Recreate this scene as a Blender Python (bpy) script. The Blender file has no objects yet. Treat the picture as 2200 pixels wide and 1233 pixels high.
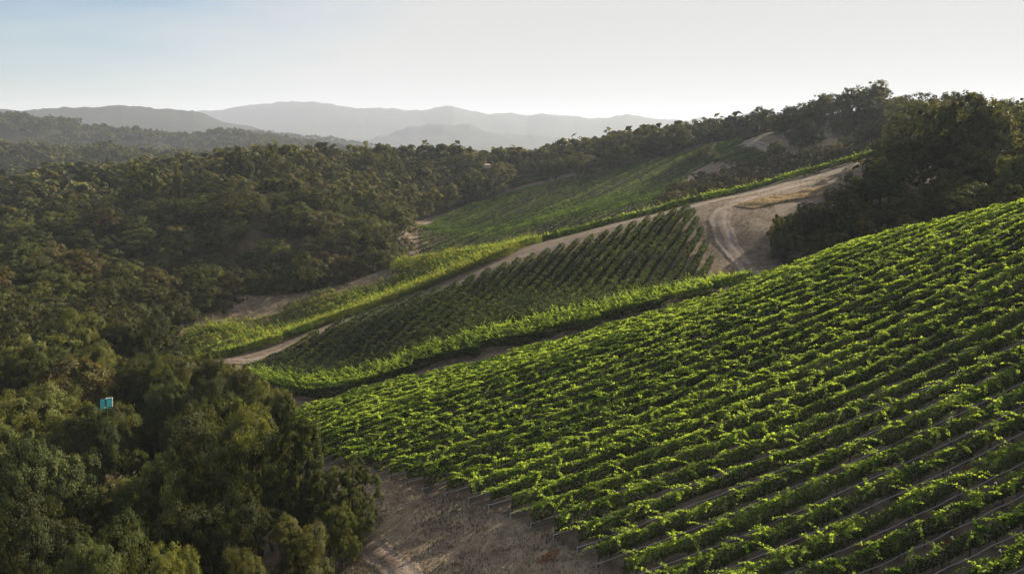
import bpy, math, random
import numpy as np
from mathutils import Vector

random.seed(7)
rng = np.random.default_rng(11)
SC = bpy.context.scene
COL = SC.collection
PI = math.pi

# ------------------------------------------------------------------ camera, world, sun, exposure
FPX, PITCH = 1727.0, math.radians(10.4)          # focal length in pixels of a 2200 px wide frame
cam_d = bpy.data.cameras.new('camera'); cam = bpy.data.objects.new('camera', cam_d); COL.objects.link(cam)
cam_d.sensor_width = 36.0; cam_d.lens = 36.0 * FPX / 2200.0
cam_d.clip_start = 0.5; cam_d.clip_end = 40000
cam.location = (0, 0, 0); cam.rotation_euler = (PI / 2 - PITCH, 0, 0)
SC.camera = cam
SUN_AZ, SUN_EL = math.radians(43), math.radians(19)   # azimuth to the right of +Y
w = bpy.data.worlds.new("World"); SC.world = w; w.use_nodes = True
nt = w.node_tree; nt.nodes.clear()
out = nt.nodes.new('ShaderNodeOutputWorld'); bg = nt.nodes.new('ShaderNodeBackground')
sky = nt.nodes.new('ShaderNodeTexSky'); sky.sky_type = 'NISHITA'; sky.sun_disc = False
sky.sun_elevation = SUN_EL; sky.sun_rotation = SUN_AZ
sky.altitude = 200; sky.air_density = 1.0; sky.dust_density = 1.6; sky.ozone_density = 3.5
# thin cirrus veil, brightest parts of the sky roll off like film
tc = nt.nodes.new('ShaderNodeTexCoord')
mp = nt.nodes.new('ShaderNodeMapping'); mp.inputs['Scale'].default_value = (1.2, 1.2, 9.0); mp.inputs['Rotation'].default_value = (0, 0.12, 0)
nz = nt.nodes.new('ShaderNodeTexNoise'); nz.inputs['Scale'].default_value = 2.2; nz.inputs['Detail'].default_value = 5; nz.inputs['Roughness'].default_value = .55
rp = nt.nodes.new('ShaderNodeMapRange'); rp.inputs['From Min'].default_value = .40; rp.inputs['From Max'].default_value = .70; rp.inputs['To Min'].default_value = -.05; rp.inputs['To Max'].default_value = .28
mx = nt.nodes.new('ShaderNodeMixRGB'); mx.blend_type = 'MIX'; mx.inputs['Color2'].default_value = (4.4, 4.38, 4.32, 1)
SKY_STR = 0.05
SKY_GAIN = .80
nt.links.new(tc.outputs['Generated'], mp.inputs['Vector']); nt.links.new(mp.outputs[0], nz.inputs['Vector'])
nt.links.new(nz.outputs['Fac'], rp.inputs['Value'])
sx_ = nt.nodes.new('ShaderNodeSeparateXYZ'); nt.links.new(tc.outputs['Generated'], sx_.inputs[0])
vr = nt.nodes.new('ShaderNodeMapRange'); vr.interpolation_type = 'SMOOTHSTEP'; vr.inputs['From Min'].default_value = -.58; vr.inputs['From Max'].default_value = .0; nt.links.new(sx_.outputs['X'], vr.inputs['Value'])
vz = nt.nodes.new('ShaderNodeMapRange'); vz.inputs['From Min'].default_value = .22; vz.inputs['From Max'].default_value = .02; vz.inputs['To Max'].default_value = .32; nt.links.new(sx_.outputs['Z'], vz.inputs['Value'])
ad = nt.nodes.new('ShaderNodeMath'); ad.operation = 'ADD'; nt.links.new(vr.outputs[0], ad.inputs[0]); nt.links.new(vz.outputs[0], ad.inputs[1])
ad2 = nt.nodes.new('ShaderNodeMath'); ad2.operation = 'ADD'; ad2.use_clamp = True; nt.links.new(ad.outputs[0], ad2.inputs[0]); nt.links.new(rp.outputs[0], ad2.inputs[1])
nt.links.new(ad2.outputs[0], mx.inputs['Fac'])
hsv = nt.nodes.new('ShaderNodeHueSaturation'); hsv.inputs['Saturation'].default_value = 1.7
nt.links.new(sky.outputs[0], hsv.inputs['Color'])
hsv.inputs['Value'].default_value = SKY_GAIN
nt.links.new(hsv.outputs[0], mx.inputs['Color1'])
# soft ceiling: c -> min(c, white of the veiled sky)
dk = nt.nodes.new('ShaderNodeMixRGB'); dk.blend_type = 'DARKEN'; dk.inputs['Fac'].default_value = 1
dk.inputs['Color2'].default_value = (4.5, 4.48, 4.42, 1)
nt.links.new(mx.outputs[0], dk.inputs['Color1'])
nt.links.new(dk.outputs[0], bg.inputs['Color']); bg.inputs['Strength'].default_value = SKY_STR
nt.links.new(bg.outputs[0], out.inputs['Surface'])

sd = bpy.data.lights.new('sun', 'SUN'); so = bpy.data.objects.new('sun', sd); COL.objects.link(so)
sd.energy = 5.0; sd.angle = math.radians(0.6); sd.color = (1.0, 0.86, 0.62)
sdir = Vector((math.sin(SUN_AZ) * math.cos(SUN_EL), math.cos(SUN_AZ) * math.cos(SUN_EL), math.sin(SUN_EL)))
so.rotation_euler = sdir.to_track_quat('Z', 'Y').to_euler()
SC.view_settings.view_transform = 'Standard'; SC.view_settings.look = 'None'
SC.view_settings.exposure = 1.6; SC.view_settings.gamma = 1.0
SC.render.engine = 'CYCLES'
SC.cycles.max_bounces = 6; SC.cycles.diffuse_bounces = 3; SC.cycles.transmission_bounces = 4
SC.cycles.volume_bounces = 0; SC.cycles.transparent_max_bounces = 8
SC.cycles.use_denoising = True

# ------------------------------------------------------------------ helpers
def ray(px, py):                                  # pixel of the photograph -> direction per metre of depth
    a = (np.asarray(px, float) - 1100) / FPX; b = (616.5 - np.asarray(py, float)) / FPX
    y = math.cos(PITCH) + b * math.sin(PITCH); z = -math.sin(PITCH) + b * math.cos(PITCH)
    return a / y, z / y
def at(px, py, Y, dz=0.0):
    a, b = ray(px, py); return (float(a * Y), float(Y), float(b * Y + dz))
def atx(px, Y):                                   # plan position seen in column px at depth Y (any height near the ground)
    return ((px - 1100) / FPX * Y * 1.0, Y)

def tag(o, label=None, cat=None, group=None, kind=None):
    if label: o['label'] = label
    if cat: o['category'] = cat
    if group: o['group'] = group
    if kind: o['kind'] = kind
    return o
def empty(name, loc, rz=0.0, sc=None):
    o = bpy.data.objects.new(name, None); COL.objects.link(o); o.location = loc; o.rotation_euler = (0, 0, rz)
    if sc is not None: o.scale = sc
    o.empty_display_size = .3
    return o
def mesh_np(name, V, Fc, mat=None, tint=None, smooth=False, cols=None):
    V = np.asarray(V, np.float32); Fc = np.asarray(Fc, np.int32)
    m = bpy.data.meshes.new(name); n, k = Fc.shape
    m.vertices.add(len(V)); m.vertices.foreach_set('co', V.ravel())
    m.loops.add(n * k); m.loops.foreach_set('vertex_index', Fc.ravel())
    m.polygons.add(n); m.polygons.foreach_set('loop_start', np.arange(0, n * k, k, dtype=np.int32))
    try: m.polygons.foreach_set('loop_total', np.full(n, k, np.int32))
    except Exception: pass
    m.polygons.foreach_set('use_smooth', np.full(n, smooth, bool))
    if tint is not None:
        a = m.attributes.new('tint', 'FLOAT', 'FACE'); a.data.foreach_set('value', np.asarray(tint, np.float32))
    if cols is not None:
        a = m.attributes.new('zone', 'FLOAT_COLOR', 'POINT'); a.data.foreach_set('color', np.asarray(cols, np.float32).ravel())
    m.update(calc_edges=True)
    if mat: m.materials.append(mat)
    return m
def link(name, me, parent=None, loc=(0, 0, 0)):
    o = bpy.data.objects.new(name, me); COL.objects.link(o); o.location = loc
    if parent: o.parent = parent
    return o
def join(parts):                                  # [(V,F), ...] -> V,F
    Vs, Fs, n = [], [], 0
    for V, Fc in parts:
        Vs.append(np.asarray(V, float)); Fs.append(np.asarray(Fc, int) + n); n += len(V)
    return np.concatenate(Vs), np.concatenate(Fs)
def tube(P, R, k=6):                              # swept tapering tube, quads, closed at the ends
    P = np.asarray(P, float); R = np.broadcast_to(R, (len(P),)).astype(float)
    T = np.gradient(P, axis=0); T /= np.linalg.norm(T, axis=1, keepdims=True) + 1e-9
    ref = np.where(np.abs(T[:, 2:3]) > .9, np.array([[1., 0, 0]]), np.array([[0, 0, 1.]]))
    A = np.cross(T, ref); A /= np.linalg.norm(A, axis=1, keepdims=True); B = np.cross(T, A)
    th = np.linspace(0, 2 * PI, k, endpoint=False)
    V = (P[:, None] + R[:, None, None] * (np.cos(th)[None, :, None] * A[:, None] + np.sin(th)[None, :, None] * B[:, None])).reshape(-1, 3)
    i = np.arange(len(P) - 1)[:, None] * k; j = np.arange(k)[None, :]; j2 = (j + 1) % k
    Fc = np.stack([i + j, i + j2, i + k + j2, i + k + j], -1).reshape(-1, 4)
    n0 = len(V); V = np.concatenate([V, P[:1], P[-1:]])
    caps = []
    for q in range(0, k, 2):
        caps.append([n0, (q + 2) % k, (q + 1) % k, q]); e = (len(P) - 1) * k
        caps.append([n0 + 1, e + q, e + (q + 1) % k, e + (q + 2) % k])
    return V, np.concatenate([Fc, np.array(caps)])
def box(c, s, rz=0.0):
    c = np.array(c, float); s = np.array(s, float) / 2
    V = np.array([(x, y, z) for x in (-1, 1) for y in (-1, 1) for z in (-1, 1)], float) * s
    cr, sr = math.cos(rz), math.sin(rz)
    V = np.stack([V[:, 0] * cr - V[:, 1] * sr, V[:, 0] * sr + V[:, 1] * cr, V[:, 2]], 1) + c
    return V, np.array([(0, 1, 3, 2), (4, 6, 7, 5), (0, 4, 5, 1), (2, 3, 7, 6), (0, 2, 6, 4), (1, 5, 7, 3)])

_tabs = {}
def noise2(x, y, s, seed=0):                      # smooth value noise in [-1,1]
    if seed not in _tabs: _tabs[seed] = np.random.default_rng(seed + 99).uniform(-1, 1, (256, 256))
    T = _tabs[seed]; x = np.asarray(x, float) / s; y = np.asarray(y, float) / s
    xi = np.floor(x).astype(int); yi = np.floor(y).astype(int); fx = x - xi; fy = y - yi
    fx = fx * fx * (3 - 2 * fx); fy = fy * fy * (3 - 2 * fy)
    g = lambda a, b: T[(a) & 255, (b) & 255]
    return (g(xi, yi) * (1 - fx) + g(xi + 1, yi) * fx) * (1 - fy) + (g(xi, yi + 1) * (1 - fx) + g(xi + 1, yi + 1) * fx) * fy
def fbm(x, y, s, o=4, seed=0):
    r = 0; a = 1
    for i in range(o): r = r + a * noise2(x, y, s / 2 ** i, seed + i); a *= .5
    return r / 2
def ridged(x, y, s, o=4, seed=0):
    r = 0; a = 1
    for i in range(o): r = r + a * (1 - 2 * np.abs(noise2(x, y, s / 2 ** i, seed + i))); a *= .5
    return r / 2
def inside(poly, x, y):
    x = np.asarray(x); y = np.asarray(y); c = np.zeros(x.shape, bool); n = len(poly)
    for i in range(n):
        x1, y1 = poly[i]; x2, y2 = poly[(i + 1) % n]
        if y1 == y2: continue
        t = ((y1 > y) != (y2 > y)) & (x < (x2 - x1) * (y - y1) / (y2 - y1) + x1)
        c ^= t
    return c
def dist_line(pts, x, y):
    d = np.full(np.shape(x), 1e9)
    for (x1, y1), (x2, y2) in zip(pts[:-1], pts[1:]):
        L2 = (x2 - x1) ** 2 + (y2 - y1) ** 2 + 1e-9
        t = np.clip(((x - x1) * (x2 - x1) + (y - y1) * (y2 - y1)) / L2, 0, 1)
        d = np.minimum(d, np.hypot(x - x1 - t * (x2 - x1), y - y1 - t * (y2 - y1)))
    return d

# ------------------------------------------------------------------ materials
def new_mat(name):
    m = bpy.data.materials.new(name); m.use_nodes = True; m.node_tree.nodes.clear(); return m, m.node_tree
def N(t, ty, **kw):
    n = t.nodes.new(ty)
    for k, v in kw.items():
        if k in n.inputs: n.inputs[k].default_value = v
        else: setattr(n, k, v)
    return n
def leaf_mat(name, dark, mid, light, transl, tmix=.45, scale=.35, rough=.6, spec=.06):
    m, t = new_mat(name); L = t.links.new
    o = N(t, 'ShaderNodeOutputMaterial'); at_ = N(t, 'ShaderNodeAttribute', attribute_name='tint')
    oi = N(t, 'ShaderNodeObjectInfo'); geo = N(t, 'ShaderNodeNewGeometry')
    nz = N(t, 'ShaderNodeTexNoise', Scale=scale, Detail=2.0); L(geo.outputs['Position'], nz.inputs['Vector'])
    a = N(t, 'ShaderNodeMath', operation='MULTIPLY_ADD'); L(nz.outputs['Fac'], a.inputs[0]); a.inputs[1].default_value = .8
    L(at_.outputs['Fac'], a.inputs[2])
    b = N(t, 'ShaderNodeMath', operation='MULTIPLY_ADD'); L(oi.outputs['Random'], b.inputs[0]); b.inputs[1].default_value = .42; L(a.outputs[0], b.inputs[2])
    c = N(t, 'ShaderNodeMath', operation='SUBTRACT'); L(b.outputs[0], c.inputs[0]); c.inputs[1].default_value = .50
    r = N(t, 'ShaderNodeValToRGB'); e = r.color_ramp.elements
    e[0].color = (*dark, 1); e[1].color = (*light, 1); e[0].position = .15; e[1].position = .95
    k = e.new(.55); k.color = (*mid, 1)
    L(c.outputs[0], r.inputs['Fac'])
    p = N(t, 'ShaderNodeBsdfPrincipled', Roughness=rough); p.inputs['Specular IOR Level'].default_value = spec
    L(r.outputs[0], p.inputs['Base Color'])
    tr = N(t, 'ShaderNodeBsdfTranslucent'); mm = N(t, 'ShaderNodeMixRGB', blend_type='MULTIPLY'); mm.inputs['Fac'].default_value = 1
    L(r.outputs[0], mm.inputs['Color1']); mm.inputs['Color2'].default_value = (*transl, 1); L(mm.outputs[0], tr.inputs['Color'])
    mi = N(t, 'ShaderNodeMixShader'); mi.inputs['Fac'].default_value = tmix
    L(p.outputs[0], mi.inputs[1]); L(tr.outputs[0], mi.inputs[2]); L(mi.outputs[0], o.inputs['Surface'])
    return m
def plain_mat(name, c1, c2, scale=8.0, rough=.8, metal=0.0, spec=.3):
    m, t = new_mat(name); L = t.links.new
    o = N(t, 'ShaderNodeOutputMaterial'); geo = N(t, 'ShaderNodeNewGeometry')
    nz = N(t, 'ShaderNodeTexNoise', Scale=scale, Detail=4.0); L(geo.outputs['Position'], nz.inputs['Vector'])
    r = N(t, 'ShaderNodeValToRGB'); e = r.color_ramp.elements; e[0].color = (*c1, 1); e[1].color = (*c2, 1); e[0].position = .3; e[1].position = .7
    L(nz.outputs['Fac'], r.inputs['Fac'])
    p = N(t, 'ShaderNodeBsdfPrincipled', Roughness=rough, Metallic=metal); p.inputs['Specular IOR Level'].default_value = spec
    L(r.outputs[0], p.inputs['Base Color']); L(p.outputs[0], o.inputs['Surface'])
    return m

M = {}
M['vine'] = leaf_mat('vine_leaf', (.016, .032, .007), (.062, .108, .016), (.235, .31, .06), (1.8, 1.75, .8), tmix=.45, scale=.18)
M['vine_mid'] = leaf_mat('vine_leaf_painted_shade', (.018, .034, .009), (.042, .068, .016), (.10, .13, .028), (1.5, 1.35, .8), tmix=.35, scale=.10)  # darker copy of the vine leaf, the middle block's shade put into its colour
M['vine_pale'] = leaf_mat('vine_leaf_yellowing', (.07, .085, .02), (.12, .16, .03), (.20, .24, .05), (1.6, 1.4, .8), tmix=.5, scale=.15)
M['oak'] = leaf_mat('oak_leaf', (.024, .031, .014), (.064, .072, .029), (.150, .150, .058), (1.7, 1.5, .7), tmix=.30, scale=.12)
M['oak_olive'] = leaf_mat('oak_leaf_olive', (.030, .041, .015), (.082, .098, .031), (.185, .20, .066), (1.7, 1.5, .7), tmix=.32, scale=.15)
M['oak_brown'] = leaf_mat('oak_leaf_bronze', (.032, .034, .016), (.082, .076, .032), (.165, .145, .06), (1.7, 1.4, .7), tmix=.30, scale=.15)
M['oak_pale'] = leaf_mat('willow_leaf_pale', (.032, .044, .017), (.090, .108, .038), (.21, .23, .10), (1.2, 1.2, .8), tmix=.32, scale=.3)
M['brush'] = leaf_mat('chaparral_leaf', (.032, .032, .015), (.065, .062, .028), (.12, .105, .05), (1.3, 1.1, .7), tmix=.25, scale=.2)
M['bark'] = plain_mat('bark', (.035, .028, .022), (.085, .070, .055), 5)
M['post'] = plain_mat('steel_post', (.05, .045, .045), (.11, .10, .10), 3, rough=.55, metal=.4)
M['hose'] = plain_mat('drip_hose', (.30, .29, .31), (.44, .42, .45), 2, rough=.35, spec=.6)
M['wood'] = plain_mat('vine_wood', (.04, .03, .022), (.09, .07, .05), 6)

# ground: dirt, dry grass, forest litter, far chaparral, mixed by a zone attribute painted from the land use
def ground_mat(name, road=False):
    m, t = new_mat(name); L = t.links.new
    o = N(t, 'ShaderNodeOutputMaterial'); geo = N(t, 'ShaderNodeNewGeometry')
    def ramp(scale, c1, c2, lo=.35, hi=.65, det=6.0):
        nz = N(t, 'ShaderNodeTexNoise', Scale=scale, Detail=det, Roughness=.65); L(geo.outputs['Position'], nz.inputs['Vector'])
        r = N(t, 'ShaderNodeValToRGB'); e = r.color_ramp.elements; e[0].color = (*c1, 1); e[1].color = (*c2, 1); e[0].position = lo; e[1].position = hi
        L(nz.outputs['Fac'], r.inputs['Fac']); return r, nz
    z = N(t, 'ShaderNodeAttribute', attribute_name='zone'); sep = N(t, 'ShaderNodeSeparateColor'); L(z.outputs['Color'], sep.inputs[0])
    soil, n0 = ramp(.9, (.090, .068, .052), (.21, .16, .12))
    straw, _ = ramp(.5, (.24, .19, .125), (.42, .34, .23))
    litter, _ = ramp(.4, (.05, .042, .028), (.11, .088, .055))
    chap, _ = ramp(.02, (.008, .011, .007), (.024, .026, .016), .3, .75, 9.0)
    road_, _ = ramp(1.6, (.20, .16, .14), (.32, .26, .225))
    def mix(a, b, f):
        x = N(t, 'ShaderNodeMixRGB'); L(a, x.inputs['Color1']); L(b, x.inputs['Color2']); L(f, x.inputs['Fac']); return x.outputs[0]
    if road:
        # wheel tracks paler than the weedy crown: 'zone' red is the distance from a track
        c = mix(soil.outputs[0], road_.outputs[0], sep.outputs[0])
    else:
        # break the zone edges with noise
        def rag(s):
            nz = N(t, 'ShaderNodeTexNoise', Scale=.6, Detail=5.0); L(geo.outputs['Position'], nz.inputs['Vector'])
            a = N(t, 'ShaderNodeMath', operation='MULTIPLY_ADD'); L(nz.outputs['Fac'], a.inputs[0]); a.inputs[1].default_value = .9; L(s, a.inputs[2])
            b = N(t, 'ShaderNodeMapRange'); b.inputs['From Min'].default_value = .75; b.inputs['From Max'].default_value = 1.15; L(a.outputs[0], b.inputs['Value'])
            return b.outputs[0]
        c = mix(soil.outputs[0], litter.outputs[0], rag(sep.outputs[1]))
        c = mix(c, straw.outputs[0], rag(sep.outputs[0]))
        c = mix(c, chap.outputs[0], sep.outputs[2])
    p = N(t, 'ShaderNodeBsdfPrincipled', Roughness=.95); p.inputs['Specular IOR Level'].default_value = .1
    L(c, p.inputs['Base Color'])
    nb = N(t, 'ShaderNodeTexNoise', Scale=2.5, Detail=8.0, Roughness=.7); L(geo.outputs['Position'], nb.inputs['Vector'])
    bp = N(t, 'ShaderNodeBump', Strength=.7, Distance=.35); L(nb.outputs['Fac'], bp.inputs['Height']); L(bp.outputs[0], p.inputs['Normal'])
    L(p.outputs[0], o.inputs['Surface'])
    return m
M['ground'] = ground_mat('ground_soil'); M['road'] = ground_mat('dirt_track', True)

# ------------------------------------------------------------------ near slope: depth model from the straight, evenly spaced vine rows
PHI1 = math.radians(15); SP = 2.4
FITW = np.array([4.251574, -0.538532, 0.150324, -0.028014, -0.305041, 0.252159, -0.093920, 0.040458, -0.055770, -0.009908]); FITC = -45.66490
def fg_terms(px, py):
    u = (np.asarray(px, float) - 1400) / 800; v = (np.asarray(py, float) - 900) / 350
    return np.stack([u ** i * v ** j for i in range(4) for j in range(4 - i)], -1)
def fgY(px, py): return np.exp(fg_terms(px, py) @ FITW)
def fg(px, py): Y = float(fgY(px, py)); return at(px, py, Y)
CP = []
for px, py in [(620, 850), (1000, 770), (1200, 715), (1420, 655), (1560, 615), (1700, 565), (1860, 512), (2030, 472), (2200, 430)]:
    CP.append(at(px, py + 22, float(fgY(px, py))))
for px, py in [(700, 900), (800, 900), (950, 850), (1100, 800), (1250, 760), (1400, 720), (1550, 680), (1700, 640), (1850, 600), (2000, 560), (2200, 500), (2350, 490),
               (700, 980), (850, 980), (1000, 950), (1150, 900), (1300, 860), (1500, 820), (1700, 780), (1900, 740), (2100, 700), (2300, 660),
               (800, 1060), (950, 1060), (1100, 1030), (1250, 1000), (1450, 970), (1700, 930), (1950, 900), (2200, 850),
               (900, 1150), (1050, 1140), (1250, 1140), (1450, 1120), (1700, 1080), (1950, 1040), (2200, 1000), (1000, 1230), (1200, 1230), (1400, 1230), (1650, 1230), (1900, 1200), (2200, 1150), (2250, 1233)]:
    CP.append(fg(px, py))
CP += [at(760, 1150, 60.5), at(830, 1225, 52.5), at(640, 1100, 66), at(620, 1225, 55, -2.0)]
# lane and strip on the shoulder of the slope
CP += [at(620, 846, 115), at(1000, 762, 114.5), at(1250, 706, 114.5), at(1450, 652, 114.5), at(620, 828, 121), at(1000, 741, 120.5), at(1250, 685, 120), at(1450, 636, 119), at(470, 850, 112)]
# the dip behind it and the middle block
CP += [(-33, 131, -39.2), (-12, 131, -33.6), (6, 131, -28.6), (22, 130, -25.6), (36, 128, -23.8), (52, 128, -20.5), (70, 128, -14.5), (95, 125, -6)]
CP += [at(700, 760, 140), at(900, 700, 144), at(1000, 640, 156), at(1100, 660, 143), at(1200, 600, 156), at(1300, 620, 143), at(1400, 560, 152), at(1500, 570, 148), at(1350, 520, 170), at(1540, 600, 141)]
CP += [at(340, 778, 148), at(430, 775, 143), at(520, 782, 136), at(700, 705, 152), at(900, 640, 162), at(1040, 585, 169), at(1160, 545, 173), at(1330, 490, 181), at(1480, 450, 188), at(1640, 415, 198), at(1800, 375, 212), at(1900, 335, 226)]
CP += [at(1600, 590, 141), at(1560, 520, 158), at(1620, 500, 160), at(1600, 440, 180), at(1700, 420, 186), at(1700, 500, 160), at(1780, 400, 193)]
# second ridge strip and the ground just behind it
CP += [at(360, 765, 164), at(520, 706, 180), at(680, 655, 190), at(850, 622, 196), at(850, 572, 212), at(1000, 552, 212), at(1160, 528, 206), at(1300, 492, 206), at(1500, 436, 212), at(1700, 382, 224), at(1900, 335, 238)]
CP += [(-75, 205, -51), (-50, 225, -48), (-30, 240, -45), (0, 240, -40), (25, 240, -34), (50, 245, -27), (75, 255, -19), (100, 262, -11)]
# far vineyard hill
CP += [at(890, 552, 272), at(1000, 545, 262), at(1100, 520, 265), at(1250, 485, 265), at(1400, 450, 270), at(880, 490, 320), at(930, 476, 345), at(1000, 448, 365), at(1100, 416, 378), at(1200, 392, 385), at(1300, 370, 392), at(1400, 350, 398),
       at(1000, 500, 310), at(1150, 460, 325), at(1300, 430, 330), at(1450, 390, 345), at(1500, 325, 408), at(1600, 300, 420), at(1700, 285, 425), at(1600, 345, 350), at(1550, 415, 285), at(1680, 380, 295), at(1650, 330, 360),
       at(1750, 300, 360), at(1850, 310, 340), at(1800, 335, 310), at(1900, 300, 330), at(1735, 245, 378, -9), at(1790, 204, 390, -9), at(1850, 197, 390, -9), at(1900, 210, 390, -9), at(1950, 236, 385, -9), at(1850, 250, 362, -8)]
CP += [at(1100, 405, 410), at(1170, 385, 425), at(1120, 375, 470), at(1250, 345, 470), at(1350, 318, 490), at(1500, 300, 500), at(1700, 280, 520)]
# right-hand wooded knoll
CP += [at(1750, 560, 142, -2), at(1850, 500, 140, -3), at(2000, 450, 140, -3), at(2150, 425, 140, -2), at(2300, 390, 145, 0), at(1900, 440, 170), at(2050, 395, 180), at(2200, 350, 190), at(2400, 320, 200), at(2000, 330, 240), at(2200, 300, 250), at(2100, 285, 320), at(2300, 270, 360)]
# left woods (tops of the crowns in the photograph, less the height of a tree)
H = -8.5
CP += [at(900, 345, 430, H), at(700, 345, 385, H), at(500, 368, 345, H), at(300, 428, 300, H), at(100, 455, 285, H), at(-150, 475, 280, H), at(1040, 340, 455, H),
       at(1000, 392, 400, H), at(850, 430, 310, H), at(960, 420, 380, H), at(700, 430, 270, H), at(500, 440, 250, H), at(300, 476, 240, H), at(80, 500, 225, H), at(-150, 515, 220, H),
       at(840, 530, 240, H), at(700, 560, 212, H), at(500, 560, 196, H), at(300, 560, 186, H), at(100, 570, 172, H), at(-100, 580, 160, H), at(800, 500, 262, H),
       at(600, 640, 180, H), at(420, 650, 165, H), at(220, 670, 142, H), at(0, 680, 125, H), at(-200, 700, 115, H), at(380, 720, 152, H),
       at(250, 790, 124, -H * -.8), at(150, 780, 112, H), at(0, 800, 96, H), at(-200, 820, 90, H), at(350, 840, 104, H), at(480, 860, 96, H), at(550, 870, 98, -6),
       at(150, 900, 86, H), at(0, 950, 72, H), at(300, 960, 78, H), at(500, 1000, 70, H), at(150, 1080, 60, H), at(-150, 1000, 66, H), at(400, 1150, 54, H), at(100, 1200, 50, H), at(600, 1150, 58, -6), at(-100, 1233, 46, H)]
CP += [(-20, 20, -31), (0, 18, -28), (20, 18, -24), (40, 20, -20), (70, 30, -12), (110, 60, -2), (120, 100, 0), (-45, 30, -37), (-90, 50, -38), (0, 0, -29), (40, -10, -22), (-40, -10, -36), (-180, 120, -30), (-220, 220, -24), (160, 180, 0), (200, 300, 0), (160, 420, -5), (-300, 350, -30)]
CP = np.array(CP)
def kern(r2): return np.sqrt(r2 + 9.0 ** 2)
Xc = CP[:, :2]; n = NCP = len(CP)
A = np.zeros((n + 3, n + 3)); d2 = ((Xc[:, None] - Xc[None]) ** 2).sum(-1)
A[:n, :n] = -kern(d2) + np.eye(n) * .25; A[:n, n] = 1; A[:n, n + 1:] = Xc; A[n, :n] = 1; A[n + 1:, :n] = Xc.T
sol = np.linalg.solve(A, np.concatenate([CP[:, 2], np.zeros(3)]))
def near_h(x, y):
    s = np.shape(x); x = np.ravel(np.asarray(x, float)); y = np.ravel(np.asarray(y, float)); o = np.empty(len(x))
    for i in range(0, len(x), 20000):
        a = x[i:i + 20000]; b = y[i:i + 20000]
        o[i:i + 20000] = -kern((a[:, None] - Xc[None, :, 0]) ** 2 + (b[:, None] - Xc[None, :, 1]) ** 2) @ sol[:NCP] + sol[NCP] + a * sol[NCP + 1] + b * sol[NCP + 2]
    return o.reshape(s)
# far hills: crest lines as (photo column, photo row) at a range
RID = [  # name, range at left/right, width, crest
 (1500, 1900, 260, [(-600, 262), (0, 266), (60, 262), (140, 268), (220, 280), (330, 292), (430, 297), (520, 294), (590, 303), (660, 318), (760, 330), (900, 345), (1500, 350)]),
 (900, 1000, 160, [(-600, 330), (0, 334), (150, 342), (240, 335), (330, 345), (420, 350), (520, 355), (640, 360), (800, 365), (1500, 370)]),
 (2500, 2900, 380, [(-600, 300), (300, 305), (450, 296), (540, 292), (620, 300), (720, 305), (800, 318), (900, 330), (1500, 340)]),
 (3600, 4400, 650, [(-800, 250), (-200, 240), (0, 243), (90, 241), (170, 234), (230, 229), (280, 226), (330, 233), (430, 241), (500, 262), (570, 285), (640, 302), (760, 320), (2600, 330)]),
 (5200, 5600, 600, [(-800, 330), (700, 320), (800, 300), (880, 278), (950, 267), (1010, 272), (1080, 290), (1200, 300), (1400, 305), (2600, 310)]),
 (7200, 7800, 1100, [(-800, 260), (300, 255), (430, 241), (530, 231), (610, 225), (690, 223), (760, 233), (830, 238), (900, 237), (940, 233), (975, 232), (1010, 244), (1060, 250), (1100, 248), (1130, 254), (1160, 247), (1190, 247), (1230, 256), (1290, 257), (1345, 249), (1400, 257), (1470, 259), (1530, 254), (1580, 257), (1700, 262), (2200, 258), (3000, 262)]),
]
BASE = -75.0
def far_h(x, y):
    r = np.hypot(x, y) + 1e-6; pxx = 1100 + FPX * x / np.maximum(y, r * .25)
    z = np.full(np.shape(x), BASE) + 10 * fbm(x, y, 700, 3, 5) + 22 * np.exp(-((r - 700) / 260) ** 2)
    for (r0, r1, wd, cr) in RID:
        c = np.array(cr, float); t = np.clip(pxx / 2200, 0, 1); R = r0 + (r1 - r0) * t + wd * .35 * noise2(x, y, wd * 2.5, 21)
        elev = np.interp(pxx, c[:, 0], c[:, 1]); a_, b_ = ray(pxx, elev)
        Yc = R * y / r; top = b_ * Yc
        u = (r - R) / wd
        top = top + (.0030 * r) * ridged(x, y, wd * .33, 5, 31) + .0042 * R * (ridged(pxx, pxx * 0 + wd, 70, 4, 71) - .3) * np.exp(-(u / .22) ** 2)
        prof = np.where(u < 0, 1 / (1 + (u * 1.15) ** 2 * (1 + .35 * ridged(x, y, wd * .5, 4, 41))), np.exp(-(u * .8) ** 2))
        z = np.maximum(z, BASE + (top - BASE) * np.clip(prof, 0, 1))
    return z
def height(x, y):
    x = np.asarray(x, float); y = np.asarray(y, float); r = np.hypot(x, y - 60)
    m = np.clip((r - 400) / 220, 0, 1); m = m * m * (3 - 2 * m)
    hn = near_h(np.clip(x, -420, 420), np.clip(y, -300, 640)) + .25 * fbm(x, y, 14, 3, 3)
    return hn * (1 - m) + far_h(x, y) * m
def hz(x, y): return float(height(np.array([x]), np.array([y]))[0])

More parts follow.
